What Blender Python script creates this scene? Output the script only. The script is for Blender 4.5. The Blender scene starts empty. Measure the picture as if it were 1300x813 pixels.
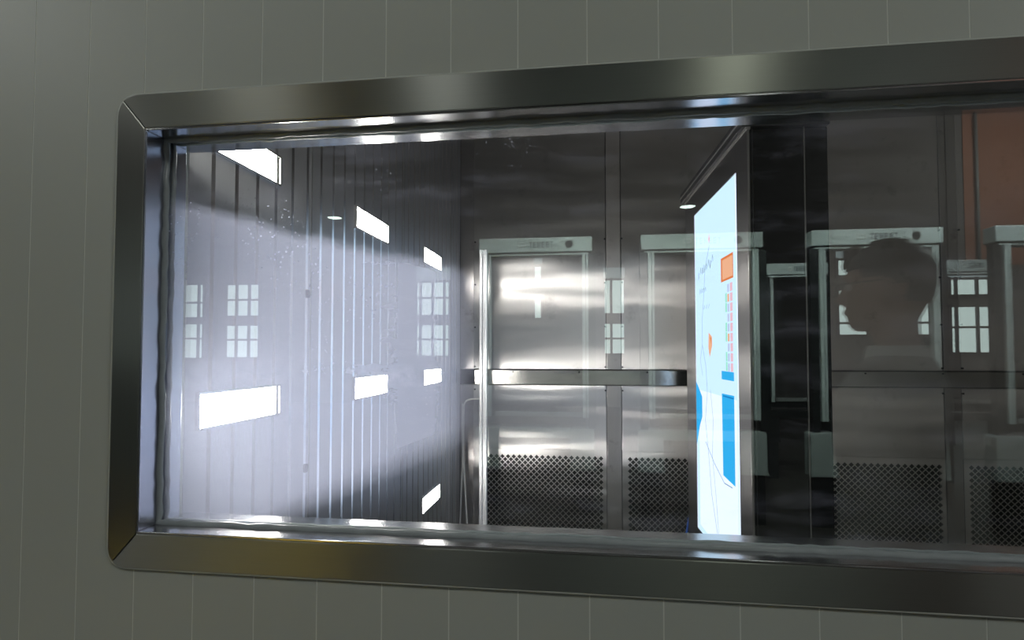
import bpy, bmesh, math, random
from mathutils import Vector, Matrix, Euler
random.seed(7)
C = bpy.context.scene.collection
R = math.radians

# ------------------------------------------------------------------ helpers
class MB:
    """collects boxes, prisms, tubes and lofts; build() links them as one mesh object"""
    def __init__(s): s.v = []; s.f = []; s.m = []
    def add(s, vs, fs, mi=0):
        n = len(s.v); s.v += [tuple(p) for p in vs]
        for f in fs: s.f.append([i + n for i in f]); s.m.append(mi)
    def box(s, x0, y0, z0, x1, y1, z1, mi=0):
        s.add([(x0,y0,z0),(x1,y0,z0),(x1,y1,z0),(x0,y1,z0),(x0,y0,z1),(x1,y0,z1),(x1,y1,z1),(x0,y1,z1)],
              [(0,3,2,1),(4,5,6,7),(0,1,5,4),(1,2,6,5),(2,3,7,6),(3,0,4,7)], mi); return s
    def prism(s, poly, axis, a, b, mi=0):
        """poly: 2-D outline, extruded along axis from a to b"""
        def P(u, v, w): return {'x':(w,u,v), 'y':(u,w,v), 'z':(u,v,w)}[axis]
        n = len(poly)
        vs = [P(u,v,a) for u,v in poly] + [P(u,v,b) for u,v in poly]
        fs = [list(range(n))[::-1], list(range(n, 2*n))] + [(i,(i+1)%n,n+(i+1)%n,n+i) for i in range(n)]
        s.add(vs, fs, mi); return s
    def tube(s, path, r, n=10, mi=0, closed=False, cap=True):
        path = [Vector(p) for p in path]; m = len(path)
        rs = r if isinstance(r, (list, tuple)) else [r]*m
        up = Vector((0,0,1)); prev = None; vs = []; fs = []
        for i, p in enumerate(path):
            a = path[(i-1) % m] if (closed or i > 0) else p
            b = path[(i+1) % m] if (closed or i < m-1) else p
            t = (b-a).normalized()
            if prev is None:
                prev = t.cross(up if abs(t.z) < .9 else Vector((1,0,0))).normalized()
            else:
                prev = (prev - t*prev.dot(t)).normalized()
            q = t.cross(prev)
            for k in range(n):
                an = 2*math.pi*k/n
                vs.append(p + prev*math.cos(an)*rs[i] + q*math.sin(an)*rs[i])
        for i in range(m if closed else m-1):
            for k in range(n):
                j = (i+1) % m
                fs.append((i*n+k, i*n+(k+1)%n, j*n+(k+1)%n, j*n+k))
        if cap and not closed:
            fs.append(list(range(n))[::-1]); fs.append([(m-1)*n+k for k in range(n)])
        s.add(vs, fs, mi); return s
    def loft(s, rings, mi=0, cap=True):
        n = len(rings[0]); vs = [p for r in rings for p in r]; fs = []
        for i in range(len(rings)-1):
            for k in range(n):
                fs.append((i*n+k, i*n+(k+1)%n, (i+1)*n+(k+1)%n, (i+1)*n+k))
        if cap:
            fs.append(list(range(n))[::-1]); fs.append([(len(rings)-1)*n+k for k in range(n)])
        s.add(vs, fs, mi); return s
    def ball(s, c, rx, ry, rz, n=16, m=10, mi=0):
        rings = []
        for i in range(m+1):
            a = -math.pi/2 + math.pi*i/m
            a = max(-math.pi/2+.02, min(math.pi/2-.02, a))
            rings.append([(c[0]+rx*math.cos(a)*math.cos(2*math.pi*k/n), c[1]+ry*math.cos(a)*math.sin(2*math.pi*k/n), c[2]+rz*math.sin(a)) for k in range(n)])
        s.loft(rings, mi); return s
    def lathe(s, prof, c, n=24, mi=0):
        s.loft([[(c[0]+r*math.cos(2*math.pi*k/n), c[1]+r*math.sin(2*math.pi*k/n), c[2]+z) for k in range(n)] for r, z in prof], mi); return s
    def build(s, name, mats, parent=None, bevel=0, smooth=False, loc=(0,0,0), rot=0, seg=2):
        me = bpy.data.meshes.new(name); me.from_pydata(s.v, [], s.f)
        for m in (mats if isinstance(mats, (list, tuple)) else [mats]): me.materials.append(m)
        bm = bmesh.new(); bm.from_mesh(me)
        bm.faces.ensure_lookup_table()
        for i, f in enumerate(bm.faces): f.material_index = s.m[i]
        bmesh.ops.recalc_face_normals(bm, faces=bm.faces)
        if bevel:
            es = [e for e in bm.edges if len(e.link_faces) == 2 and e.calc_face_angle(0) > .5]
            bmesh.ops.bevel(bm, geom=es, offset=bevel, segments=seg, profile=.5, affect='EDGES')
        uv = bm.loops.layers.uv.new('grain')
        for f in bm.faces:
            nx, ny, nz = (abs(c) for c in f.normal)
            for l in f.loops:
                p = l.vert.co
                l[uv].uv = (p.x, p.z) if ny >= nx and ny >= nz else ((p.y, p.z) if nx >= nz else (p.x, p.y))
            f.smooth = smooth
        bm.to_mesh(me); bm.free()
        o = bpy.data.objects.new(name, me); C.objects.link(o)
        o.location = loc; o.rotation_euler.z = rot
        if parent: o.parent = parent
        return o

def tag(o, label, cat, group=None):
    o['label'] = label; o['category'] = cat
    if group: o['group'] = group
    return o
def thing(name, label, cat, loc=(0,0,0), rot=0, group=None):
    o = bpy.data.objects.new(name, None); C.objects.link(o)
    o.location = loc; o.rotation_euler.z = rot; o.empty_display_size = .05
    return tag(o, label, cat, group)
def struct(o): o['kind'] = 'structure'; return o
def holder(name):
    o = bpy.data.objects.new(name, None); C.objects.link(o); o.empty_display_size = .05
    return struct(o)
def dup(root, loc, label, group=None):
    r = root.copy(); C.objects.link(r); r.location = loc; r['label'] = label
    if group: r['group'] = group
    for ch in list(root.children):
        c = ch.copy(); C.objects.link(c); c.parent = r
        for g in list(ch.children):
            d = g.copy(); C.objects.link(d); d.parent = c
    return r

# ------------------------------------------------------------------ materials
def mat(name):
    m = bpy.data.materials.new(name); m.use_nodes = True
    return m, m.node_tree.nodes, m.node_tree.links
def noise(n, l, scale, stretch=(1,1,1), detail=3, rough=.5):
    tc = n.new('ShaderNodeTexCoord'); mp = n.new('ShaderNodeMapping'); mp.inputs['Scale'].default_value = stretch
    nz = n.new('ShaderNodeTexNoise'); nz.inputs['Scale'].default_value = scale
    nz.inputs['Detail'].default_value = detail; nz.inputs['Roughness'].default_value = rough
    l.new(tc.outputs['Object'], mp.inputs['Vector']); l.new(mp.outputs[0], nz.inputs['Vector'])
    return nz.outputs['Fac']
def ramp(n, l, src, a, b, ca, cb):
    r = n.new('ShaderNodeMapRange'); r.inputs[1].default_value = a; r.inputs[2].default_value = b
    r.inputs[3].default_value = ca; r.inputs[4].default_value = cb
    l.new(src, r.inputs[0]); return r.outputs[0]
def plain(name, col, rough=.5, metal=0, var=.08, scale=20, spec=.5, bump=0):
    m, n, l = mat(name); b = n['Principled BSDF']
    b.inputs['Roughness'].default_value = rough; b.inputs['Metallic'].default_value = metal
    b.inputs['Specular IOR Level'].default_value = spec
    f = noise(n, l, scale)
    mx = n.new('ShaderNodeMix'); mx.data_type = 'RGBA'
    mx.inputs[6].default_value = (*[c*(1-var) for c in col], 1); mx.inputs[7].default_value = (*[min(1, c*(1+var)) for c in col], 1)
    l.new(f, mx.inputs[0]); l.new(mx.outputs[2], b.inputs['Base Color'])
    if bump:
        bp = n.new('ShaderNodeBump'); bp.inputs['Strength'].default_value = bump; bp.inputs['Distance'].default_value = .002
        l.new(f, bp.inputs['Height']); l.new(bp.outputs[0], b.inputs['Normal'])
    return m
def steel(name, col, rough, aniso=.8, rot=0., stretch=(1,1,60), dent=0, dentscale=2, streak=.05, dirt=0, dst=(1,1,1.6)):
    m, n, l = mat(name); b = n['Principled BSDF']
    b.inputs['Metallic'].default_value = 1
    b.inputs['Anisotropic'].default_value = aniso; b.inputs['Anisotropic Rotation'].default_value = rot
    tg = n.new('ShaderNodeTangent'); tg.direction_type = 'UV_MAP'; tg.uv_map = 'grain'
    l.new(tg.outputs[0], b.inputs['Tangent'])
    f = noise(n, l, 12, stretch, 4)
    mx = n.new('ShaderNodeMix'); mx.data_type = 'RGBA'
    mx.inputs[6].default_value = (*[c*(1-streak) for c in col], 1); mx.inputs[7].default_value = (*[min(1, c*(1+streak)) for c in col], 1)
    l.new(f, mx.inputs[0])
    out = mx.outputs[2]
    if dirt:
        g = noise(n, l, 9, (1,1,1), 6, .7); k = ramp(n, l, g, .58, .75, 0, dirt)
        m2 = n.new('ShaderNodeMix'); m2.data_type = 'RGBA'; m2.inputs[7].default_value = (.10,.08,.07,1)
        l.new(k, m2.inputs[0]); l.new(out, m2.inputs[6]); out = m2.outputs[2]
    l.new(out, b.inputs['Base Color'])
    l.new(ramp(n, l, f, .3, .7, rough*.96, rough*1.04), b.inputs['Roughness'])
    if dent:
        d = noise(n, l, dentscale, dst, 1)
        bp = n.new('ShaderNodeBump'); bp.inputs['Strength'].default_value = 1; bp.inputs['Distance'].default_value = dent
        l.new(d, bp.inputs['Height']); l.new(bp.outputs[0], b.inputs['Normal'])
    return m
def glow(name, col, strength, var=.0):
    m, n, l = mat(name)
    n.remove(n['Principled BSDF']); e = n.new('ShaderNodeEmission'); e.inputs['Color'].default_value = (*col, 1)
    if var:
        l.new(ramp(n, l, noise(n, l, 40), .3, .7, strength*(1-var), strength*(1+var)), e.inputs['Strength'])
    else: e.inputs['Strength'].default_value = strength
    l.new(e.outputs[0], n['Material Output'].inputs['Surface']); return m

def glass_mat():
    m, n, l = mat('coated_glass'); n.remove(n['Principled BSDF'])
    geo = n.new('ShaderNodeNewGeometry')
    ior = n.new('ShaderNodeMapRange'); ior.inputs[3].default_value = GLASS_IOR; ior.inputs[4].default_value = 1/GLASS_IOR
    l.new(geo.outputs['Backfacing'], ior.inputs[0])
    fr = n.new('ShaderNodeFresnel'); l.new(ior.outputs[0], fr.inputs['IOR'])
    tr = n.new('ShaderNodeBsdfTransparent'); tr.inputs[0].default_value = (.97,.985,.98,1)
    gl = n.new('ShaderNodeBsdfGlossy'); gl.inputs['Roughness'].default_value = 0; gl.inputs['Color'].default_value = (.92,1,.98,1)
    mx = n.new('ShaderNodeMixShader'); l.new(fr.outputs[0], mx.inputs[0]); l.new(tr.outputs[0], mx.inputs[1]); l.new(gl.outputs[0], mx.inputs[2])
    # dust: fine specks, wiped smears and a sealant smudge along the hand height
    tc = n.new('ShaderNodeTexCoord')
    vo = n.new('ShaderNodeTexVoronoi'); vo.inputs['Scale'].default_value = 190; l.new(tc.outputs['Object'], vo.inputs['Vector'])
    sp = ramp(n, l, vo.outputs['Distance'], .12, .26, 1, 0)
    rnd = ramp(n, l, vo.outputs['Color'], .55, .62, 0, 1)
    patch = ramp(n, l, noise(n, l, 7, (1,1,1), 4, .6), .5, .62, 0, 1)
    def mul(a, b):
        q = n.new('ShaderNodeMath'); q.operation = 'MULTIPLY'; q.use_clamp = True
        for i, x in enumerate((a, b)):
            if isinstance(x, float): q.inputs[i].default_value = x
            else: l.new(x, q.inputs[i])
        return q.outputs[0]
    def addn(a, b):
        q = n.new('ShaderNodeMath'); q.operation = 'ADD'; q.use_clamp = True; l.new(a, q.inputs[0]); l.new(b, q.inputs[1]); return q.outputs[0]
    sx = n.new('ShaderNodeSeparateXYZ'); l.new(tc.outputs['Object'], sx.inputs[0])
    LEFT = ramp(n, l, sx.outputs[0], -.12, .05, 1, .06)
    specks = mul(mul(mul(mul(sp, rnd), patch), .6), mul(LEFT, ramp(n, l, sx.outputs[2], .06, .19, .10, 1)))
    smear = mul(ramp(n, l, noise(n, l, 16, (.6,1,2.2), 6, .72), .52, .72, 0, 1), .035)
    wob = n.new('ShaderNodeMath'); wob.operation = 'MULTIPLY_ADD'; wob.inputs[1].default_value = .05; wob.inputs[2].default_value = -.053
    l.new(noise(n, l, 14, (1,1,.2), 4), wob.inputs[0])
    df = n.new('ShaderNodeMath'); df.operation = 'SUBTRACT'; l.new(sx.outputs[2], df.inputs[0]); l.new(wob.outputs[0], df.inputs[1])
    ab = n.new('ShaderNodeMath'); ab.operation = 'ABSOLUTE'; l.new(df.outputs[0], ab.inputs[0])
    band = mul(ramp(n, l, ab.outputs[0], .0, .016, 1, 0), mul(ramp(n, l, noise(n, l, 45, (1,1,1), 5, .7), .45, .7, 0, 1), .10))
    left = ramp(n, l, sx.outputs[0], -.12, -.02, 1, 0)
    dust_and_glow = addn(addn(specks, smear), mul(band, left))
    # pale glow of the left wall, painted as haze on the pane, with a wavy upper rim and a slanting lower one
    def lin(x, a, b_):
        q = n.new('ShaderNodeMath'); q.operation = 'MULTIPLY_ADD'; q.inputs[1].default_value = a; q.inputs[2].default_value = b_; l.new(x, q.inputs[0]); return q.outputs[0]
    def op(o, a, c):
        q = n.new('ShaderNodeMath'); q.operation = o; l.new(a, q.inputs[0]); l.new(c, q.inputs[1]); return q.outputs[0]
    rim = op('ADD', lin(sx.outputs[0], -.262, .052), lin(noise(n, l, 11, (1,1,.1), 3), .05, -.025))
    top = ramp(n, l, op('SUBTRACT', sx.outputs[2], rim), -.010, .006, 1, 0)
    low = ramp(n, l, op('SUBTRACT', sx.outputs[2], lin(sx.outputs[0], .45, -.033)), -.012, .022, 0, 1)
    glow_veil = mul(mul(mul(mul(top, low), ramp(n, l, sx.outputs[0], -.19, -.135, 1, 0)), GLOW_VEIL), ramp(n, l, sx.outputs[0], -.46, -.19, .58, 1))
    dust_and_glow = addn(dust_and_glow, glow_veil)  # painted wall glow joins the dust mask
    tl = n.new('ShaderNodeBsdfTranslucent'); tl.inputs[0].default_value = (.76,.80,1.0,1)
    dfs = n.new('ShaderNodeBsdfDiffuse'); dfs.inputs[0].default_value = (.6,.62,.64,1)
    dm = n.new('ShaderNodeMixShader'); dm.inputs[0].default_value = .08; l.new(tl.outputs[0], dm.inputs[1]); l.new(dfs.outputs[0], dm.inputs[2])
    fin = n.new('ShaderNodeMixShader'); l.new(dust_and_glow, fin.inputs[0]); l.new(tr.outputs[0], fin.inputs[1]); l.new(dm.outputs[0], fin.inputs[2])
    l.new(fin.outputs[0], mx.inputs[1])
    l.new(mx.outputs[0], n['Material Output'].inputs['Surface']); return m

GLASS_IOR = 1.85; GLOW_VEIL = .33
M = {}
M['wall_paint'] = plain('painted_panel', (.385,.398,.37), .42, 0, .03, 3)
M['groove'] = plain('panel_joint_paint', (.62,.64,.60), .5, 0, .03, 3)
M['trim_h'] = steel('trim_steel_horizontal', (.34,.34,.315), .36, .95, .25, (1,1,60))
M['trim_v'] = steel('trim_steel_vertical', (.34,.34,.315), .36, .95, 0.0, (60,1,1))
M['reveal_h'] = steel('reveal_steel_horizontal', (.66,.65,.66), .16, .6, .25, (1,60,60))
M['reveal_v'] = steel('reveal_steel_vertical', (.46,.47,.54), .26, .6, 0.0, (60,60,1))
M['silicone'] = plain('grey_silicone', (.23,.25,.26), .22, 0, .12, 60, .6, .3)
M['edge_seal'] = plain('pale_sealant', (.42,.43,.40), .5, 0, .05, 60)
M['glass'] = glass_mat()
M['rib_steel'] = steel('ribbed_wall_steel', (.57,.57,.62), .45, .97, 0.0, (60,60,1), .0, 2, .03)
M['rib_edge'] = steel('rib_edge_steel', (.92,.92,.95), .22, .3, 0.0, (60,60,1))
M['sheet'] = steel('back_sheet_steel', (.56,.535,.52), .40, .97, 0.0, (60,60,1), .010, 2.2, .02, .35, (.8,1,3.2))
M['sheet_low'] = steel('perforated_sheet_steel', (.72,.69,.67), .40, .97, 0.0, (60,60,1), .013, 2.2, .02, .2, (.8,1,4))
M['strip'] = steel('joint_strip_steel', (.50,.47,.46), .30, .7, 0.0, (60,60,1), .004, 4, .08, .6)
M['rail'] = steel('rail_steel', (.62,.60,.57), .20, .7, .25, (1,60,60), .003, 6, .05, .4)
M['dull_steel'] = steel('dull_steel', (.42,.41,.40), .45, .3, .25, (1,1,20))
M['pole'] = plain('pole_aluminium', (.86,.86,.88), .38, .35, .02, 8)
M['cavity'] = plain('dark_cavity', (.010,.010,.010), .8)
M['black_gloss'] = plain('black_gloss', (.003,.003,.004), .12, 0, .1, 5, .2)
M['kiosk_steel'] = steel('dark_brushed_steel', (.30,.29,.29), .30, .8, 0.0, (60,60,1))
M['dark_cap'] = plain('dark_cap', (.012,.012,.013), .35)
M['lamp_frame'] = steel('lamp_frame_steel', (.85,.82,.78), .25, .3)
M['lamp'] = glow('lamp_lens', (1,.965,.93), 75)
M['plug'] = plain('black_plug', (.02,.02,.025), .5)
M['wire'] = plain('white_cable', (.92,.90,.87), .4)
M['blue_cable'] = plain('blue_cable', (.02,.09,.42), .35)
M['floor_c'] = steel('floor_steel', (.30,.29,.28), .4, .2)
# hall
M['hall_floor'] = plain('hall_floor', (.045,.042,.038), .4, 0, .12, 1.5)
M['hall_wall'] = plain('hall_wall', (.16,.155,.155), .8, 0, .06, 1)
M['hall_ceiling'] = plain('hall_ceiling', (.05,.05,.05), .9, 0, .06, 1)
M['terracotta'] = plain('terracotta_cladding', (.40,.165,.095), .7, 0, .06, 2)
M['pipe'] = plain('grey_pipe', (.30,.32,.32), .5)
M['yellow'] = plain('yellow_paint', (.62,.44,.02), .5, 0, .08, 8)
M['white_coat'] = plain('white_powder_coat', (.60,.68,.69), .4, 0, .03, 8)
M['shaded_white_coat'] = plain('shaded_white_powder_coat', (.42,.48,.48), .4, 0, .03, 8)  # white coat darkened in the colour, standing in for weaker light low down
M['machine_dark'] = plain('machine_dark', (.012,.015,.016), .4)
M['logo_light'] = plain('logo_white', (.95,.97,.97), .4)
M['logo_grey'] = plain('logo_grey', (.07,.08,.12), .4)
M['pane'] = glow('daylit_pane', (.86,1.0,.97), 2.3)
M['blind'] = glow('daylit_blind', (.80,.95,.98), .75)
M['mullion'] = plain('window_mullion', (.10,.10,.11), .6)
M['bay'] = glow('high_bay_diffuser', (.90,1,.93), 7)
M['shade'] = plain('lamp_shade_enamel', (.12,.14,.13), .4)
# person
M['skin'] = plain('skin', (.40,.235,.165), .5, 0, .06, 30)
M['hair'] = plain('black_hair', (.010,.009,.009), .45, 0, .3, 120)
M['shirt'] = plain('grey_shirt', (.33,.33,.33), .85, 0, .06, 60)
M['trouser'] = plain('dark_trousers', (.03,.03,.04), .85, 0, .08, 60)
M['shoe'] = plain('black_shoe', (.015,.014,.013), .4)
M['specs'] = plain('black_spectacle_frame', (.010,.010,.011), .25)
M['white_cloth'] = plain('white_collar', (.75,.76,.76), .8)
# screen
def scr(name, srgb, k=1.0):
    f = lambda c: (c/12.92 if c <= .04045 else ((c+.055)/1.055)**2.4)
    return glow(name, tuple(f(c/255) for c in srgb), k)
SC = 1.25
M['s_bg'] = glow('screen_pale_blue', (.83,1.13,1.45), 1.0)
M['s_white'] = glow('screen_white', (1.12,1.25,1.6), 1.0)
M['s_orange'] = scr('screen_orange', (255,188,150), 1.1)
M['s_orange2'] = scr('screen_orange_edge', (250,140,80), 1.0)
M['s_blue'] = scr('screen_blue', (48,172,236), 1.3)
M['s_blue2'] = scr('screen_blue_deep', (20,140,220), 1.0)
M['s_pink'] = scr('screen_pink', (250,200,215), 1.1)
M['s_lilac'] = scr('screen_lilac', (205,215,250), 1.1)
M['s_green'] = scr('screen_mint', (170,245,220), 1.1)
M['s_line'] = scr('screen_line', (150,185,205), .9)
M['s_ink'] = scr('screen_ink', (95,120,145), .7)
M['s_edge'] = scr('screen_edge_blue', (60,85,170), .7)

# ------------------------------------------------------------------ the window wall
T = .075                                     # thickness of the insulated wall panel
WX0, WX1, WZ0, WZ1 = -.5435, .78, -.2185, .273   # the opening
FLOOR = -1.4
w = MB()
w.box(-16, 0, FLOOR, WX0, T, 6); w.box(WX1, 0, FLOOR, 14, T, 6)
w.box(WX0, 0, FLOOR, WX1, T, WZ0); w.box(WX0, 0, WZ1, WX1, T, 6)
wf = struct(w.build('wall_front', M['groove']))
# shallow ribs of the wall skin, 76 mm apart, split round the window
sk = MB(); P = .0775; x = -.626 - P*20; tz0, tz1 = -.255, .311
while x < 2.4:
    a, b = x+.0007, x+P-.0007
    for (p, q) in ((a, min(b, -.575)), (max(a, -.575), min(b, .815)), (max(a, .815), b)):
        if q - p < .002: continue
        if -.576 < (p+q)/2 < .816:
            sk.box(p, -.0003, FLOOR, q, 0, tz0); sk.box(p, -.0003, tz1, q, 0, 2.2)
        else: sk.box(p, -.0003, FLOOR, q, 0, 2.2)
    x += P
sk.build('panel_skin', M['wall_paint'], wf)

win = holder('window_1')
# the steel trim: four mitred bands with rounded outer corners
OX0, OX1, OZ0, OZ1, RC = -.581, .818, -.2595, .3155, .024
def arc(cx, cz, a0, a1, n=6): return [(cx+RC*math.cos(R(a0+(a1-a0)*i/n)), cz+RC*math.sin(R(a0+(a1-a0)*i/n))) for i in range(n+1)]
TL, TR = (OX0+RC, OZ1-RC), (OX1-RC, OZ1-RC); BL, BR = (OX0+RC, OZ0+RC), (OX1-RC, OZ0+RC)
YF = -.0045
def band(poly, m):
    o = MB().prism(poly, 'y', YF, .0); return o.build('trim_band', m, win, bevel=.0012)
g = .0002
band([(WX0+g, WZ1), (WX1-g, WZ1)] + arc(*TR, 45, 90) + arc(*TL, 90, 135), M['trim_h'])
band([(WX1-g, WZ0), (WX0+g, WZ0)] + arc(*BL, 225, 270) + arc(*BR, 270, 315), M['trim_h'])
band([(WX0, WZ0+g), (WX0, WZ1-g)] + arc(*TL, 135, 180) + arc(*BL, 180, 225), M['trim_v'])
band([(WX1, WZ1-g), (WX1, WZ0+g)] + arc(*BR, 315, 360) + arc(*TR, 0, 45), M['trim_v'])
outl = arc(*TR, 0, 90) + arc(*TL, 90, 180) + arc(*BL, 180, 270) + arc(*BR, 270, 360)
# finer points on the straights, slightly uneven thickness
def path_pts(pts, step):
    out = []
    for i, p in enumerate(pts):
        q = pts[(i+1) % len(pts)]; d = math.dist(p, q); k = max(1, int(d/step))
        out += [(p[0]+(q[0]-p[0])*j/k, p[1]+(q[1]-p[1])*j/k) for j in range(k)]
    return out
pp = path_pts(outl, .03)
MB().tube([(a, -.0018, b) for a, b in pp], [.0022+random.uniform(0, .0005) for _ in pp], 8, closed=True).build('edge_sealant', M['edge_seal'], win, smooth=True)
# the lining of the opening (polished steel), one plate a side
RT = .003
MB().box(WX0, YF, WZ1-RT, WX1, T+.004, WZ1).build('lining_plate', M['reveal_h'], win, bevel=.0008)
MB().box(WX0, YF, WZ0, WX1, T+.006, WZ0+RT).build('lining_plate', M['reveal_h'], win, bevel=.0008)
MB().box(WX0, YF, WZ0+RT, WX0+RT, T-.008, WZ1-RT).build('lining_plate', M['reveal_v'], win, bevel=.0008)
MB().box(WX1-RT, YF, WZ0+RT, WX1, T-.008, WZ1-RT).build('lining_plate', M['reveal_v'], win, bevel=.0008)
YG = .035
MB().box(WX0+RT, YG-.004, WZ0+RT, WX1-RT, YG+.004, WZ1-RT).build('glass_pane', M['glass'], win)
# silicone beads on both faces of the glass
for yb, rr in ((YG-.0070, .0042), (YG+.0062, .0028)):
    e = .0045
    rect = [(WX0+e, WZ0+e), (WX1-e, WZ0+e), (WX1-e, WZ1-e), (WX0+e, WZ1-e)]
    pts = path_pts(rect, .012)
    MB().tube([(a+random.uniform(-.0006,.0006), yb+random.uniform(-.0012,.0012), b+random.uniform(-.0006,.0006)) for a, b in pts],
              [rr*random.uniform(.82, 1.12) for _ in pts], 8, closed=True).build('silicone_bead', M['silicone'], win, smooth=True)

# ------------------------------------------------------------------ the test chamber
XL, YB, CT, XR = -.56, 1.79, 1.25, 2.7
# left wall: ribbed steel, V grooves 58 mm apart
slopes = []
prof = [(XL-.06, T), (XL, T)]; y = .0904
while y < YB-.02:
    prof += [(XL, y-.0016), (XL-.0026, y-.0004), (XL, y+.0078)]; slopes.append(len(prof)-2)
    y += .0582
prof += [(XL, YB), (XL-.06, YB)]
wm = MB().prism(prof, 'z', FLOOR, CT)
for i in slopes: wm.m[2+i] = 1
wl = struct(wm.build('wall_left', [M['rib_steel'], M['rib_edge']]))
for py in (.459, 1.04, 1.62):
    MB().box(XL-.001, py-.001, FLOOR, XL+.0015, py+.001, CT).build('panel_seam', M['dull_steel'], wl)
for (py, pz) in ((.447, .113), (.447, -.229), (1.032, .128), (1.032, -.255)):
    MB().tube([(XL-.001, py, pz), (XL+.002, py, pz)], .0085, 14).build('hole_plug', M['plug'], wl)
# back wall: core, upper sheets, lower sheets with the perforated fields, joint strips
wb = struct(MB().box(XL-.06, YB+.05, FLOOR, XR+.06, YB+.11, CT).build('wall_back', M['cavity']))
J0, JP, JW = .049, 1.258, .061
bays = [(-.503, J0), (J0+JW, J0+JP), (J0+JP+JW, XR)]
RZ0, RZ1 = -.138, -.077
for a, b in bays:
    MB().box(a+.001, YB, RZ1+.002, b-.001, YB+.045, CT).build('upper_sheet', M['sheet'], wb, bevel=.0015)
    MB().box(a+.001, YB-.001, -.405, b-.001, YB+.045, RZ0-.002).build('lower_sheet', M['sheet_low'], wb, bevel=.0015)
    MB().box(a+.001, YB-.001, FLOOR, b-.001, YB+.045, -.95).build('lower_sheet', M['sheet_low'], wb, bevel=.0015)
for a in (-.56, J0, J0+JP):
    MB().box(a+.0015, YB-.002, RZ1+.002, a+JW-.0015, YB+.045, CT).build('joint_strip', M['strip'], wb, bevel=.001)
    MB().box(a+.0015, YB-.002, FLOOR, a+JW-.0015, YB+.045, RZ0-.002).build('joint_strip', M['strip'], wb, bevel=.001)
    for zz in (-.065, -.16, .1, .28, .46):
        for xx in (a-.004, a+JW+.004):
            if xx > XL+.01:
                MB().tube([(xx, YB-.006, zz), (xx, YB+.002, zz)], .0035, 10).build('screw', M['plug'], wb)
def grille(x0, x1, z0, z1, e0, e1, label):
    """perforated sheet: staggered diamond holes as real openings; x0..x1 holed field, e0..e1 sheet"""
    p = .0238; q = p/2; h = q*.80; mb = MB()
    nx = int((x1-x0)/q); nz = int((z1-z0)/q); nx -= nx % 2; x1 = x0+nx*q; z0 = z1-nz*q
    yy0, yy1 = YB-.001, YB+.0008
    def cut(i, j): return (i+j) % 2 == 0 and 0 < i < nx and 0 < j < nz
    for i in range(nx):
        for j in range(nz):
            a, b = x0+i*q, z1-(j+1)*q; A, B = a+q, b+q
            pts = []
            for (cx, cz, ii, jj, d1, d2) in ((a,b,i,j+1,(0,1),(1,0)), (A,b,i+1,j+1,(-1,0),(0,1)), (A,B,i+1,j,(0,-1),(-1,0)), (a,B,i,j,(1,0),(0,-1))):
                if cut(ii, jj): pts += [(cx+d1[0]*h, cz+d1[1]*h), (cx+d2[0]*h, cz+d2[1]*h)]
                else: pts.append((cx, cz))
            mb.add([(u, yy0, v) for u, v in pts], [list(range(len(pts)))])
    o = mb.build('ventilation_grille', M['sheet_low'])
    bm = bmesh.new(); bm.from_mesh(o.data); bmesh.ops.remove_doubles(bm, verts=bm.verts, dist=1e-5)
    for f in bm.faces:
        if f.normal.y > 0: f.normal_flip()
    bm.to_mesh(o.data); bm.free()
    so = o.modifiers.new('thickness', 'SOLIDIFY'); so.thickness = .0015; so.offset = -1
    border = MB()
    for (a, b, c, d) in ((e0, -.95, x0, -.405), (x1, -.95, e1, -.405), (x0, z1, x1, -.405), (x0, -.95, x1, z0)):
        if c-a > .0005 and d-b > .0005: border.box(a, yy0, b, c, yy0+.0015, d)
    border.build('sheet_border', M['sheet_low'], o)
    return tag(o, label, 'vent')
grille(-.462, .044, -.93, -.424, -.502, J0-.001, 'perforated steel vent panel at the foot of the back wall right of the white pole')
grille(J0+JW+.020, J0+JP-.010, -.93, -.424, J0+JW+.001, J0+JP-.001, 'long perforated steel vent panel running behind the lit screen slab to its right side')
grille(J0+JP+JW+.015, XR-.03, -.93, -.424, J0+JP+JW+.001, XR-.001, 'perforated steel vent panel at the far right edge of the window')
rail = tag(MB().box(-.492, YB-.030, RZ0, XR, YB-.003, RZ1).build('bumper_rail', M['rail'], bevel=.003),
           'flat horizontal steel bumper rail across the back wall of the chamber', 'rail')
for k in range(12):
    xx = -.33 + k*.27
    MB().tube([(xx, YB-.0315, RZ1-.008), (xx, YB-.029, RZ1-.008)], .0035, 10).build('rail_screw', M['plug'], rail)
struct(MB().box(XR, T, FLOOR, XR+.06, YB+.11, CT).build('wall_right', M['sheet']))
struct(MB().box(XL-.06, T, CT, XR+.06, YB+.11, CT+.06).build('ceiling', M['dull_steel']))
struct(MB().box(XL-.06, T, FLOOR-.06, XR+.06, YB+.11, FLOOR).build('floor', M['floor_c']))

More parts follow.
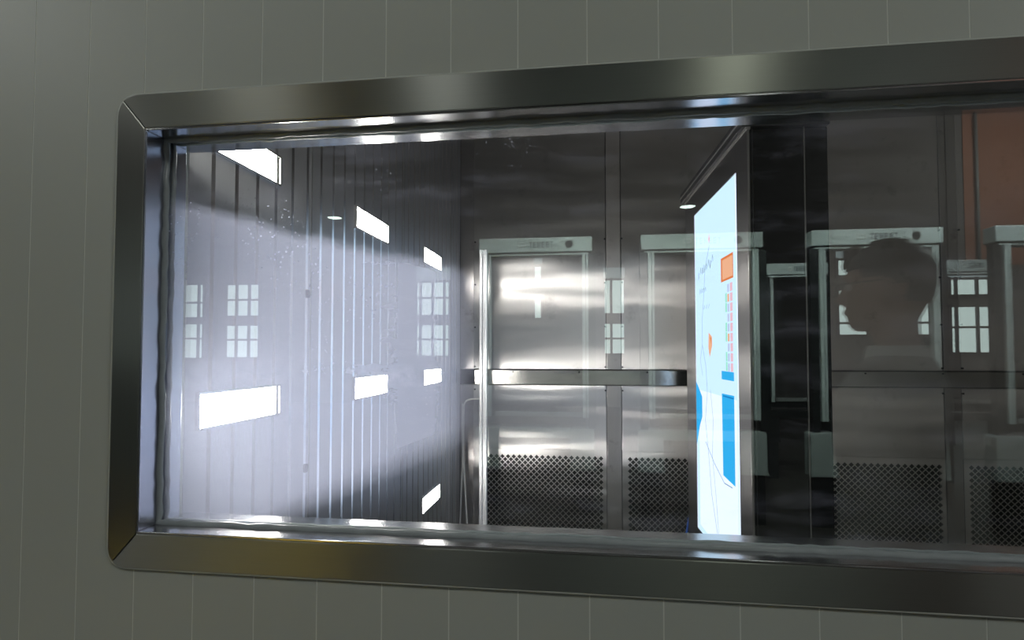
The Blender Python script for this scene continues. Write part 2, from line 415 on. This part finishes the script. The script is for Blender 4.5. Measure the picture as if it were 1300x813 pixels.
# lamps recessed in the left wall
def make_lamp():
    t = thing('wall_lamp', '', 'lamp')
    L, H, f = .222, .055, .004
    fr = MB()
    fr.box(-.001, -L/2, -H/2, .006, L/2, -H/2+f); fr.box(-.001, -L/2, H/2-f, .006, L/2, H/2)
    fr.box(-.001, -L/2, -H/2+f, .006, -L/2+f, H/2-f); fr.box(-.001, L/2-f, -H/2+f, .006, L/2, H/2-f)
    fr.build('lamp_frame', M['lamp_frame'], t, bevel=.0006)
    lens = MB(); n = 8
    E_ = L/2-f-.006
    pr = [(-.0005, -L/2+f), (.003, -L/2+f+.004), (.0038, 0), (.003, E_-.004), (-.0005, E_)]
    MB().prism([(-.0005, E_), (.0012, E_), (.004, L/2-f), (-.0005, L/2-f)], 'z', -H/2+f, H/2-f).build('reflector', M['lamp_frame'], t)
    lens.prism(pr, 'z', -H/2+f, H/2-f); lens.build('lamp_lens', M['lamp'], t)
    for s in (-1, 1):
        MB().tube([(.006, s*(L/2-.008), -H/2+.002), (.0068, s*(L/2-.008), -H/2+.002)], .0016, 8).build('lamp_screw', M['plug'], t)
    return t
l0 = make_lamp(); g = 'recessed lamps on the ribbed left wall'
spots = [(.223, .322, 'bright wall lamp of the upper row cut by the top edge of the window'),
         (.783, .318, 'bright rectangular wall lamp in the middle of the upper row on the ribbed wall'),
         (1.347, .320, 'small bright wall lamp at the far end of the upper row near the back corner'),
         (.231, -.086, 'largest bright wall lamp, nearest the glass in the middle row at lower left'),
         (.783, -.088, 'bright wall lamp second from the glass in the middle row on the ribbed wall'),
         (1.350, -.088, 'small bright wall lamp at the far end of the middle row near the corner'),
         (1.340, -.505, 'lone bright wall lamp low on the ribbed wall just above the sill')]
for i, (yy, zz, lb) in enumerate(spots):
    if i == 0: l0.location = (XL, yy, zz); l0['label'] = lb; l0['group'] = g
    else: dup(l0, (XL, yy, zz), lb, g)

# pole: aluminium slotted profile standing in front of the back wall
pt = thing('profile_pole', 'shiny white aluminium profile pole standing at the left end of the back wall', 'pole', (-.442, 1.70, FLOOR))
H = .41-FLOOR
pm = MB(); pm.box(-.0155, -.012, 0, -.003, .012, H); pm.box(.003, -.012, 0, .0155, .012, H); pm.box(-.004, -.004, 0, .004, .010, H)
pm.build('profile', M['pole'], pt, bevel=.002)
MB().box(-.02, -.02, 0, .02, .02, .006).build('foot_plate', M['pole'], pt)
for zz in (FLOOR+.3, FLOOR+1.29):
    pass
for z in (.30, 1.285):
    MB().box(-.010, .010, z-.012, .010, .0545, z+.012).build('wall_bracket', M['pole'], pt)
# white cable looping from behind the pole to the floor
def cable(name, pts, r, m, label, n=60):
    pts = [Vector(p) for p in pts]; out = []
    for i in range(len(pts)-1):
        p0, p1, p2, p3 = pts[max(i-1,0)], pts[i], pts[i+1], pts[min(i+2, len(pts)-1)]
        for k in range(10):
            t = k/10
            out.append(.5*((2*p1)+(p2-p0)*t+(2*p0-5*p1+4*p2-p3)*t*t+(3*p1-p0-3*p2+p3)*t**3))
    out.append(pts[-1])
    return tag(MB().tube(out, r, 8).build(name, m, smooth=True), label, 'cable')
cable('cable', [(-.456,1.735,-.197),(-.485,1.735,-.196),(-.508,1.735,-.199),(-.526,1.735,-.212),(-.531,1.735,-.25),(-.531,1.735,-.42),(-.522,1.735,-.60),(-.512,1.735,-.80),(-.50,1.735,-1.38)],
      .0036, M['wire'], 'thin white cable hanging in the back left corner beside the pole, bent near the top')
cable('cable', [(-.537,1.738,-.215),(-.538,1.738,-.30),(-.536,1.738,-.45),(-.543,1.738,-.62),(-.546,1.738,-.80),(-.546,1.738,-1.38)],
      .0030, M['wire'], 'second thin cable hanging straight down closest to the ribbed wall corner')
cable('cable', [(.355,1.607,-.50),(.352,1.607,-.555),(.345,1.612,-.61),(.336,1.615,-.66),(.332,1.615,-.76),(.33,1.615,-1.0),(.33,1.615,-1.385)],
      .0042, M['blue_cable'], 'blue cable hanging from the lower left side of the lit screen slab')

# the upright slab with the lit screen on its left face
KW, KL, KZ = .192, .742, .55
k = thing('screen_totem', 'tall black slab with a glowing pale blue screen on its left side', 'display totem', (.3765, .857, FLOOR), R(2.905))
Z = lambda z: z-FLOOR
MB().box(.006, .002, Z(-1.36), KW, KL-.002, Z(KZ)).build('body', M['black_gloss'], k, bevel=.003)
sp = MB()   # steel surround of the screen (four bars round the display)
S0, S1, SZ0, SZ1 = .097, .600, -.600, .470
sp.box(0, 0, Z(-1.36), .006, S0, Z(KZ)); sp.box(0, S1, Z(-1.36), .006, KL, Z(KZ))
sp.box(0, S0, Z(SZ1), .006, S1, Z(KZ)); sp.box(0, S0, Z(-1.36), .006, S1, Z(SZ0))
sp.build('screen_surround', M['kiosk_steel'], k, bevel=.0008)
MB().box(-.012, -.004, Z(KZ)+.004, KW+.004, KL+.03, Z(KZ)+.040).build('top_cap', M['dark_cap'], k, bevel=.002)
MB().box(-.0145, -.002, Z(KZ)+.020, -.0115, KL+.03, Z(KZ)+.0235).build('cap_strip', M['dull_steel'], k)
MB().box(-.003, -.002, Z(KZ)-.003, .008, KL, Z(KZ)+.0045).build('edge_strip', M['dull_steel'], k)
MB().box(.012, -.0012, Z(-1.36), .0135, .004, Z(KZ)).build('front_seam', M['dark_cap'], k)
MB().box(.134, -.0014, Z(-1.36), .1365, .004, Z(KZ)).build('front_seam', M['kiosk_steel'], k)
MB().box(.01, .01, 0, KW-.004, KL-.01, Z(-1.36)).build('plinth', M['dark_cap'], k)
# display content: flat coloured areas of the picture, a hair proud of the screen
scm = ['s_bg','s_white','s_orange','s_orange2','s_blue','s_blue2','s_pink','s_lilac','s_green','s_line','s_ink','s_edge']
ix = {a: i for i, a in enumerate(scm)}
d = MB()
d.box(.0022, S0, Z(SZ0), .006, S1, Z(SZ1), ix['s_bg'])
lay = [.0021]
def pic(pts, m):
    lay[0] -= .00002
    d.add([(lay[0], a, Z(b)) for a, b in pts], [list(range(len(pts)))], ix[m])
def rect(a0, a1, b0, b1, m): pic([(a0,b0),(a1,b0),(a1,b1),(a0,b1)], m)
def stroke(pts, wd, m):
    for (a0, b0), (a1, b1) in zip(pts, pts[1:]):
        L = math.hypot(a1-a0, b1-b0) or 1e-6; ux, uz = -(b1-b0)/L*wd/2, (a1-a0)/L*wd/2
        pic([(a0+ux,b0+uz),(a1+ux,b1+uz),(a1-ux,b1-uz),(a0-ux,b0-uz)], m)
rect(S0, S0+.018, SZ0, SZ1, 's_white'); rect(S0, S0+.0035, SZ0, SZ1, 's_edge'); rect(S1-.008, S1, SZ0, SZ1, 's_white')
rect(.12, .56, SZ0+.02, -.13, 's_white')
rect(.140, .264, .198, .267, 's_orange2'); rect(.146, .250, .204, .260, 's_orange')
z = .190
for i in range(9):                       # the small coloured columns under the orange box
    rect(.205, .222, z-.026, z, 's_green' if i % 3 else 's_bg')
    rect(.182, .200, z-.026, z-.004, 's_orange' if i % 4 == 1 else 's_lilac')
    rect(.150, .174, z-.026, z-.003, 's_pink'); z -= .0275
rect(.144, .268, -.081, -.057, 's_blue')
pic([(.268,-.122),(.144,-.120),(.144,-.361),(.264,-.355)], 's_blue')
rect(.150, .255, -.13, -.126, 's_blue2')
pic([(.598,-.105),(.570,-.118),(.512,-.150),(.512,-.215),(.545,-.245),(.598,-.32)], 's_blue')
pic([(.415,.058),(.375,.045),(.372,.018),(.405,-.02),(.42,.01)], 's_orange'); pic([(.40,.045),(.383,.04),(.385,.022)], 's_orange2')
stroke([(.395,.33),(.455,.26),(.47,.19),(.50,.10),(.50,.02),(.455,-.05),(.44,-.13),(.47,-.22),(.43,-.33),(.40,-.44),(.33,-.55)], .0035, 's_line')
stroke([(.40,-.12),(.37,-.21),(.385,-.32),(.345,-.44),(.31,-.58)], .003, 's_line')
stroke([(.47,-.29),(.36,-.34),(.25,-.375),(.17,-.37)], .003, 's_line')
stroke([(.50,.02),(.53,-.03),(.50,-.08)], .003, 's_line')
pic([(.405,.35),(.395,.335),(.385,.35),(.395,.37)], 's_pink')
for i in range(8):                       # the handwritten heading, unreadable in the photograph
    a = .545-i*.026; b = .245+.003*i+(.006 if i % 2 else 0)
    stroke([(a,b),(a-.010,b+.022),(a-.017,b+.002)] if i % 3 else [(a,b+.02),(a-.004,b-.006),(a-.016,b+.016)], .0035, 's_ink' if i % 4 == 2 else 's_line')
for i in range(4):
    a = .53-i*.024; stroke([(a,.19),(a-.012,.205),(a-.018,.192)], .003, 's_line')
for i in range(3):
    a = .47-i*.03; stroke([(a,.135),(a-.012,.147)], .003, 's_line')
d.build('display', [M[a] for a in scm], k)

# ------------------------------------------------------------------ the hall behind the viewer (seen in the glass)
mir = lambda Y: 2*YG - Y
HB = mir(14.4)
struct(MB().box(-16, HB-.3, FLOOR, 14, HB-.05, 6).build('wall_hall', M['hall_wall']))
struct(MB().box(-16.2, HB-.3, FLOOR, -16, T, 6).build('wall_hall_left', M['hall_wall']))
struct(MB().box(14, HB-.3, FLOOR, 14.2, T, 6).build('wall_hall_right', M['hall_wall']))
struct(MB().box(-16.2, HB-.3, 6, 14.2, T, 6.2).build('ceiling_hall', M['hall_ceiling']))
struct(MB().box(-16.2, HB-.3, FLOOR-.1, 14.2, 0, FLOOR).build('floor_hall', M['hall_floor']))
def window(i, x0, x1, secs, cols, blind=None):
    o = holder('window_%d' % i); fr = MB()
    for (z0, z1, rows) in secs:
        MB().box(x0, HB-.05, z0, x1, HB-.04, z1).build('pane', M['pane'], o)
        for c in [0]+cols+[1]:
            xx = x0+(x1-x0)*c; fr.box(xx-.03, HB-.049, z0-.04, xx+.03, HB+.02, z1+.04)
        for rr in [0]+rows+[1]:
            zz = z0+(z1-z0)*rr; fr.box(x0-.03, HB-.048, zz-.025, x1+.03, HB+.018, zz+.025)
    if blind: MB().box(x0, HB-.05, blind[0], x1, HB-.03, blind[1]).build('blind', M['blind'], o)
    fr.build('window_frame', M['mullion'], o)
    return o
window(2, -11.53, -10.73, [(.92,1.87,[.45]), (-.21,.77,[.57])], [.24,.80])
window(3, -10.07, -9.07, [(.95,1.85,[.51]), (-.19,.72,[.55])], [.32,.69])
window(4, -4.65, -3.73, [(.93,1.83,[.52]), (-.14,.70,[.53])], [.14,.50,.84], (1.86,2.2))
window(5, .24, .78, [(.93,1.81,[]), (-.08,.71,[.5])], [.36], (1.84,2.11))
window(6, -1.53, -1.31, [(1.755,2.2,[]), (.825,1.43,[])], [], (2.22,2.47))
window(7, 5.78, 7.82, [(1.795,2.2,[]), (.37,1.47,[.27])], [.33,.67], (2.2,2.47))
window(8, 8.24, 9.10, [(1.295,1.69,[]), (-.05,1.05,[.55])], [.16,.68], (1.71,1.88))
# terracotta cladding above the windows on the right, with a pipe
tc_ = struct(MB().box(8.62, HB-.05, 2.0, 13.9, HB-.02, 5.7).build('trim_1', M['terracotta']))
MB().box(8.25, HB-.05, 2.0, 8.60, HB-.025, 5.9).build('door_post', M['hall_wall'], tc_)
MB().tube([(8.87, HB+.05, 2.0), (8.87, HB+.05, 5.6)], .035, 12).build('pipe', M['pipe'], tc_, smooth=True)
mk = MB().box(-2.40, -3.4, FLOOR, -1.42, -2.0, FLOOR+.004).build('floor_marking', M['yellow'])
tag(mk, 'yellow painted floor marking reflected in the bottom steel trim', 'floor marking')

# doorway-shaped machines standing in the hall, facing the window
def machine():
    t = thing('gate_machine', '', 'machine')
    W, Dp = .97, .16; z0 = 0; zt = .97-FLOOR
    h = MB().box(0, -Dp, zt-.125, W, 0, zt).build('header', M['white_coat'], t, bevel=.006)
    cz = zt-.062; cx = W*.80
    MB().tube([(cx, -.01, cz), (cx, .003, cz)], .030, 24).build('camera_hole', M['machine_dark'], h)
    MB().tube([(cx, -.01, cz), (cx, .002, cz)], .036, 24).build('camera_ring', M['pipe'], h)
    lg = MB()
    for j, cx2 in enumerate((W*.37, W*.40)):
        for a in (45, 135, 225, 315):
            pts = [(cx2+.022*math.cos(R(a)), .001, cz+.022*math.sin(R(a))), (cx2+.022*math.cos(R(a+90)), .001, cz+.022*math.sin(R(a+90)))]
            if a != 315-180*j: lg.tube(pts, .0055, 6)
    lg.build('emblem', M['logo_light'], h)
    tx = MB(); x = W*.45
    for st in ('T','E','N','E','B','T'):
        if st == 'T': tx.box(x, 0, cz+.017, x+.026, .002, cz+.026); tx.box(x+.010, 0, cz-.026, x+.016, .002, cz+.017)
        elif st in 'EB':
            tx.box(x, 0, cz-.026, x+.008, .002, cz+.026)
            for zz in (-.026, -.004, .017): tx.box(x, 0, cz+zz, x+.022, .002, cz+zz+.009)
            if st == 'B': tx.box(x+.018, 0, cz-.026, x+.024, .002, cz+.026)
        else: tx.box(x, 0, cz-.026, x+.008, .002, cz+.026); tx.box(x+.018, 0, cz-.026, x+.024, .002, cz+.026); tx.tube([(x+.003,.001,cz+.016),(x+.021,.001,cz-.016)], .003, 6)
        x += .036
    tx.build('lettering', M['logo_grey'], h)
    MB().box(.03, -Dp, zt-.150, W-.03, -.02, zt-.132).build('light_bar', M['white_coat'], t, bevel=.002)
    MB().box(.02, -Dp, zt-.134, W-.02, -.03, zt-.124).build('shadow_gap', M['machine_dark'], t)
    for s in (0, 1):
        pm = MB(); a = .085 if s == 0 else W-.055
        pm.box(a-.028, -.06, .84, a-.003, 0, zt-.145); pm.box(a+.003, -.06, .84, a+.022, -.006, zt-.145)
        pm.build('post', M['white_coat'], t, bevel=.003)
        b0 = (a-.095 if s == 0 else a+.024); MB().box(b0, -.10, .75, b0+.06, -.02, zt-.145).build('side_frame', M['machine_dark'], t, bevel=.002)
    MB().box(.07, -.10, .78, W-.06, -.05, .845).build('lower_rail', M['machine_dark'], t, bevel=.002)
    MB().box(.14, -.05, .845, W-.09, -.03, .885).build('tray_edge', M['pipe'], t, bevel=.002)
    for a in (-.03, W-.19):
        f = [(a, .0), (a+.27, 0), (a+.27, .05), (a+.21, .43), (a+.20, .75), (a+.02, .75), (a, .70)]
        MB().prism([(u, v+ (.0)) for u, v in [(a,.40),(a+.22,.40),(a+.205,.43),(a+.20,.73),(a+.185,.75),(a+.015,.75),(a,.735)]], 'y', -Dp, -.01).build('pedestal', M['shaded_white_coat'], t, bevel=.004)
        MB().box(a+.02, -Dp+.02, 0, a+.19, -.03, .40).build('pedestal_foot', M['machine_dark'], t, bevel=.004)
    MB().box(.17, -Dp+.02, .66, W-.19, -.05, .745).build('base_beam', M['shaded_white_coat'], t, bevel=.004)
    return t
m0 = machine(); yF = mir(4.35); yRr = mir(6.2); gm = 'gate machines reflected from the hall'
ms = [(-.983, yF, 'white doorway machine reflected over the back wall just right of the pole'),
      (.392, yF, 'white doorway machine whose reflection is crossed by the lit screen slab'),
      (1.735, yF, 'white doorway machine reflected directly behind the head of the person'),
      (3.075, yF, 'white doorway machine whose reflection is cut off by the right edge of the photo'),
      (1.90, yRr, 'smaller, further doorway machine reflected on the black face of the screen slab'),
      (3.66, yRr, 'smaller doorway machine reflected right of the head of the person, further back')]
for i, (x, y, lb) in enumerate(ms):
    if i == 0: m0.location = (x, y, FLOOR); m0['label'] = lb; m0['group'] = gm
    else:
        c = dup(m0, (x, y, FLOOR), lb, gm)
        if i > 3:
            c.scale.x = .66
            for ch in c.children:
                if ch.name.startswith(('pedestal', 'base_beam')):
                    ch.material_slots[0].link = 'OBJECT'; ch.material_slots[0].material = M['machine_dark']

# high bay lamps of the hall
def bay():
    t = thing('high_bay_lamp', '', 'lamp')
    MB().lathe([(.02,.22),(.05,.20),(.06,.12),(.10,.08),(.17,.012),(.17,0),(.160,0),(.09,.07),(.02,.10)], (0,0,0)).build('lamp_shade', M['shade'], t, smooth=True)
    MB().lathe([(.001,.006),(.150,.006),(.155,.012),(.001,.012)], (0,0,0)).build('diffuser', M['bay'], t)
    MB().tube([(0,0,.2),(0,0,3.12)], .012, 8).build('hanging_rod', M['pipe'], t)
    return t
b0 = bay(); gb = 'high bay lamps hanging in the hall'
bs = [(1.862, mir(11.4), 2.872, 'oval hall lamp reflected at the top left corner of the lit screen slab'),
      (-5.547, mir(11.4), 2.88, 'oval hall lamp reflected on the ribbed wall left of the upper middle wall lamp'),
      (1.80, mir(6.0), 2.875, 'hall lamp seen as a pale green streak on the right of the top steel trim'),
      (-5.55, mir(6.0), 2.875, 'hall lamp hanging above the left half of the hall, nearer the window wall')]
for i, (x, y, z, lb) in enumerate(bs):
    if i == 0: b0.location = (x, y, z); b0['label'] = lb; b0['group'] = gb
    else: dup(b0, (x, y, z), lb, gb)
def area(name, loc, sx, sy, e, rot=(0,0,0), col=(1,1,1), spread=180):
    L = bpy.data.lights.new(name, 'AREA'); L.shape = 'RECTANGLE'; L.size = sx; L.size_y = sy; L.energy = e; L.color = col; L.spread = R(spread)
    o = bpy.data.objects.new(name, L); C.objects.link(o); o.location = loc; o.rotation_euler = rot; return o
area('machine_fill', (.735, -2.0, 2.7), .11, .5, 40, (R(-52),0,0), (.92,1,.9), 75)  # this and the next two: fill added for the machine fronts, no fittings
area('machine_fill', (-.84, -2.0, 2.7), .22, .5, 16, (R(-52),0,0), (.95,1,.97), 75)
area('machine_fill', (2.9, -2.0, 2.9), .5, .3, 30, (R(-55),0,0), (.95,1,.97), 75)
area('trim_streak_fill', (.735, -2.0, 2.3), .12, .5, 5, (R(12),0,0), (.92,1,.84))  # three bodiless lights added to draw pale streaks on the top trim
area('trim_streak_fill', (-.84, -2.0, 2.3), .20, .4, 4, (R(12),0,0), (.95,1,.95))
area('trim_streak_fill', (-1.95, -2.0, 2.3), .45, .4, 5, (R(12),0,0), (.95,1,.95))
area('floor_marking_fill', (-1.9, -2.8, 3.0), .6, .6, 22, (0,0,0), (1,1,.95), 45)  # fill added to brighten the yellow marking, no lamp there
area('cladding_fill', (9.5, -11.0, 4.6), 2.5, .5, 110, (R(-75),0,R(0)), (1,.97,.92))  # fill added to lift the terracotta cladding, no lamp there
for sx in (-1, 1):
    area('window_wall_fill', (sx*7.5, -4.5, 4.6), 1.6, 1.6, 150 if sx > 0 else 95, (R(48),0,R(-sx*-58)), (.96,1,.97))  # added pair without fittings, general fill on the window wall

# ------------------------------------------------------------------ the person, reflected in the glass
def ring(zz, f, b, w, n=28, cx=0):
    pts = []
    for i in range(n):
        a = 2*math.pi*i/n; c, s_ = math.cos(a), math.sin(a)
        pts.append(((f if c > 0 else -b)*abs(c)**.9*(1 if c > 0 else -1)+cx, w*math.copysign(abs(s_)**.92, s_), zz))
    return pts
HEADR = [(.0,.078,-.058,.046),(.012,.092,-.060,.055),(.03,.097,-.064,.061),(.05,.098,-.075,.066),(.07,.097,-.086,.070),(.09,.095,-.094,.074),(.115,.090,-.099,.076),(.135,.096,-.101,.077),(.16,.095,-.100,.077),(.185,.084,-.092,.072),(.207,.064,-.074,.060),(.222,.038,-.046,.038),(.228,.012,-.016,.012)]
b = MB()
b.loft([ring(*r) for r in [(-.40,.10,-.085,.15),(-.30,.115,-.10,.165),(-.20,.115,-.11,.185),(-.15,.10,-.11,.195),(-.115,.075,-.10,.165),(-.09,.05,-.085,.10),(-.07,.038,-.075,.064),(-.03,.034,-.068,.056),(.0,.05,-.064,.052),(.03,.06,-.064,.056)]])
b.loft([ring(*r) for r in HEADR])
b.loft([ring(*r) for r in [(-.68,.06,-.06,.08),(-.62,.10,-.11,.165),(-.54,.105,-.125,.175),(-.46,.10,-.10,.158),(-.38,.10,-.085,.15)]])
b.tube([(.088,0,.126),(.103,0,.105),(.116,0,.082),(.100,0,.072)], [.008,.0105,.014,.008], 10)      # nose
b.tube([(.094,-.024,.047),(.1015,0,.050),(.094,.024,.047)], [.004,.0075,.004], 8)                   # lips
for s in (-1, 1):
    b.ball((-.006, s*.080, .098), .020, .009, .033, 12, 8)                                          # ear
    b.tube([(.078,s*.055,.138),(.093,s*.03,.142),(.095,s*.012,.136)], .007, 8)                      # brow
    sh = [(-.01, s*.185, -.15), (-.02, s*.235, -.28), (-.025, s*.25, -.43), (.02, s*.255, -.56), (.055, s*.245, -.66)]
    b.tube(sh, [.052,.050,.041,.037,.028], 14)
    b.loft([[(.06+.028*math.cos(q)*k2, s*(.245)+.014*math.sin(q)*k2, zz) for q in [2*math.pi*i/12 for i in range(12)]] for zz, k2 in ((-.645,.85),(-.68,1.15),(-.72,1.3),(-.745,1.2))])
    for j, (dx, ln) in enumerate(((.028,.070),(.010,.080),(-.008,.075),(-.025,.060))):               # fingers, slightly curled
        x0 = .063+dx
        b.tube([(x0, s*.245, -.735), (x0+.006, s*.240, -.735-ln*.45), (x0+.004, s*.228, -.735-ln*.78), (x0, s*.216, -.735-ln*.95)], [.0092,.0086,.008,.0065], 8)
    b.tube([(.085, s*.242, -.675), (.108, s*.232, -.70), (.112, s*.222, -.73), (.108, s*.215, -.752)], [.011,.0105,.0095,.007], 8)
    b.tube([(-.01, s*.095, -.60), (.0, s*.10, -.76), (.01, s*.10, -.93), (-.01, s*.10, -1.08), (-.015, s*.10, -1.33)], [.088,.080,.056,.056,.040], 16)
    b.loft([[(.02+(.115*math.cos(q) if math.cos(q) > 0 else .07*math.cos(q)), s*.105+.042*math.sin(q), zz) for q in [2*math.pi*i/18 for i in range(18)]] for zz in (-1.395,-1.375,-1.35)])
    b.tube([(-.012, s*.10, -1.30), (.0, s*.102, -1.37)], [.042,.05], 12)
def remeshed(mb, name, m, parent, vox, it=4):
    o = mb.build(name, m, parent, smooth=True)
    r = o.modifiers.new('remesh', 'REMESH'); r.mode = 'VOXEL'; r.voxel_size = vox; r.use_smooth_shade = True
    s = o.modifiers.new('smooth', 'SMOOTH'); s.factor = .5; s.iterations = it
    dg = bpy.context.evaluated_depsgraph_get(); me = bpy.data.meshes.new_from_object(o.evaluated_get(dg))
    o.modifiers.clear(); o.data = me
    for p in me.polygons: p.use_smooth = True
    return o
pz = .052
pr = thing('person', 'person in glasses and grey shirt with short dark hair, reflected in the glass', 'person', (.755, mir(.99), pz), R(180+33))
remeshed(b, 'body', M['skin'], pr, .0052, 3)
hr = MB()
def grow(r, e): return (r[0], r[1]+e, r[2]-e, r[3]+e)
rs = [grow(r, .0045) for r in HEADR if r[0] > .06]
rs = rs[:-1]+[(.232,.040,-.050,.040),(.239,.010,-.014,.010)]
hr.loft([ring(*r, n=40) for r in rs])
ho = hr.build('hair', M['hair'], pr, smooth=True)
bm = bmesh.new(); bm.from_mesh(ho.data)
dead = [f for f in bm.faces if (lambda c: (c.x > .045 and c.z < .165) or (c.x > .0 and c.z < .135) or (c.x > -.045 and c.z < .11) or c.z < .072)(f.calc_center_median())]
bmesh.ops.delete(bm, geom=dead, context='FACES'); bm.to_mesh(ho.data); bm.free()
so = ho.modifiers.new('thickness', 'SOLIDIFY'); so.thickness = .007; so.offset = -1
fr = MB()
for i in range(15):
    yy = -.042+.084*i/14
    fr.tube([(.060, yy*.9, .222), (.092, yy, .205), (.090+random.uniform(-.003,.003), yy*1.02, .182), (.096+random.uniform(-.003,.004), yy, .166+random.uniform(-.008,.006))], [.007,.008,.006,.002], 6)
fr.build('fringe', M['hair'], ho, smooth=True)
sp = MB()
for s in (-1, 1):
    c = (.124, s*.036, .110); pts = []
    for i in range(16):
        a = 2*math.pi*i/16
        pts.append((c[0]-abs(c[1]+.026*math.cos(a)*s)*.05, c[1]+.027*math.copysign(abs(math.cos(a))**.7, math.cos(a)), c[2]+.019*math.copysign(abs(math.sin(a))**.7, math.sin(a))))
    sp.tube(pts, .0032, 6, closed=True)
    sp.tube([(.121, s*.063, .120), (.08, s*.080, .121), (0, s*.088, .125), (-.02, s*.087, .112)], .002, 6)
sp.tube([(.124,-.010,.117),(.126,0,.120),(.124,.010,.117)], .002, 6)
sp.build('spectacles', M['specs'], pr, smooth=True)
for s in (-1, 1): MB().ball((.083, s*.032, .114), .011, .012, .010, 12, 8).build('eye', M['white_cloth'], pr, smooth=True)
shm = MB()
shm.loft([ring(*r) for r in [(-.56,.122,-.140,.195),(-.46,.118,-.118,.178),(-.40,.115,-.100,.168),(-.30,.130,-.115,.182),(-.20,.130,-.125,.203),(-.145,.112,-.122,.208),(-.105,.085,-.112,.170),(-.08,.062,-.095,.112),(-.062,.052,-.088,.080)]])
for s in (-1, 1):
    shm.tube([(-.01, s*.18, -.145), (-.02, s*.237, -.28), (-.025, s*.252, -.43), (.02, s*.257, -.56), (.045, s*.248, -.63)], [.066,.064,.055,.050,.042], 14)
remeshed(shm, 'shirt', M['shirt'], pr, .008, 4)
MB().loft([ring(*r) for r in [(-.075,.060,-.092,.086),(-.05,.056,-.084,.074),(-.038,.050,-.080,.070)]], cap=False).build('collar', M['white_cloth'], pr, smooth=True)
trm = MB()
trm.loft([ring(*r) for r in [(-.70,.07,-.07,.09),(-.64,.112,-.125,.18),(-.54,.116,-.136,.188),(-.49,.112,-.120,.178)]])
for s in (-1, 1):
    trm.tube([(-.01, s*.097, -.60), (.0, s*.102, -.76), (.01, s*.102, -.93), (-.01, s*.102, -1.08), (-.010, s*.102, -1.345)], [.100,.094,.074,.072,.064], 16)
remeshed(trm, 'trousers', M['trouser'], pr, .009, 4)
for s in (-1, 1):
    MB().loft([[(.025+(.128*kk*math.cos(q) if math.cos(q) > 0 else .082*kk*math.cos(q)), s*.105+.050*kk*math.sin(q), zz) for q in [2*math.pi*i/20 for i in range(20)]] for zz, kk in ((FLOOR-pz+.001,1),(-1.385,1.02),(-1.36,.95),(-1.345,.7))]).build('shoe', M['shoe'], pr, smooth=True)

# ------------------------------------------------------------------ camera, world, output
cam = bpy.data.cameras.new('camera'); co = bpy.data.objects.new('camera', cam); C.objects.link(co)
cam.sensor_width = 36; cam.lens = 750/1300*36; cam.clip_start = .01
cam.shift_y = (419-406.5)/1300
co.location = (0, -.65, 0); co.rotation_euler = (R(90+2.06), 0, R(7.9))
bpy.context.scene.camera = co
wd = bpy.data.worlds.new('world'); wd.use_nodes = True; bpy.context.scene.world = wd
wd.node_tree.nodes['Background'].inputs[0].default_value = (.6,.7,.8,1); wd.node_tree.nodes['Background'].inputs[1].default_value = .3
sc = bpy.context.scene
sc.view_settings.view_transform = 'Standard'; sc.view_settings.look = 'None'
sc.view_settings.gamma = 1; sc.view_settings.exposure = 0; sc.view_settings.use_curve_mapping = False
sc.cycles.max_bounces = 14; sc.cycles.glossy_bounces = 8; sc.cycles.transparent_max_bounces = 16
sc.cycles.caustics_reflective = True; sc.cycles.sample_clamp_indirect = 6
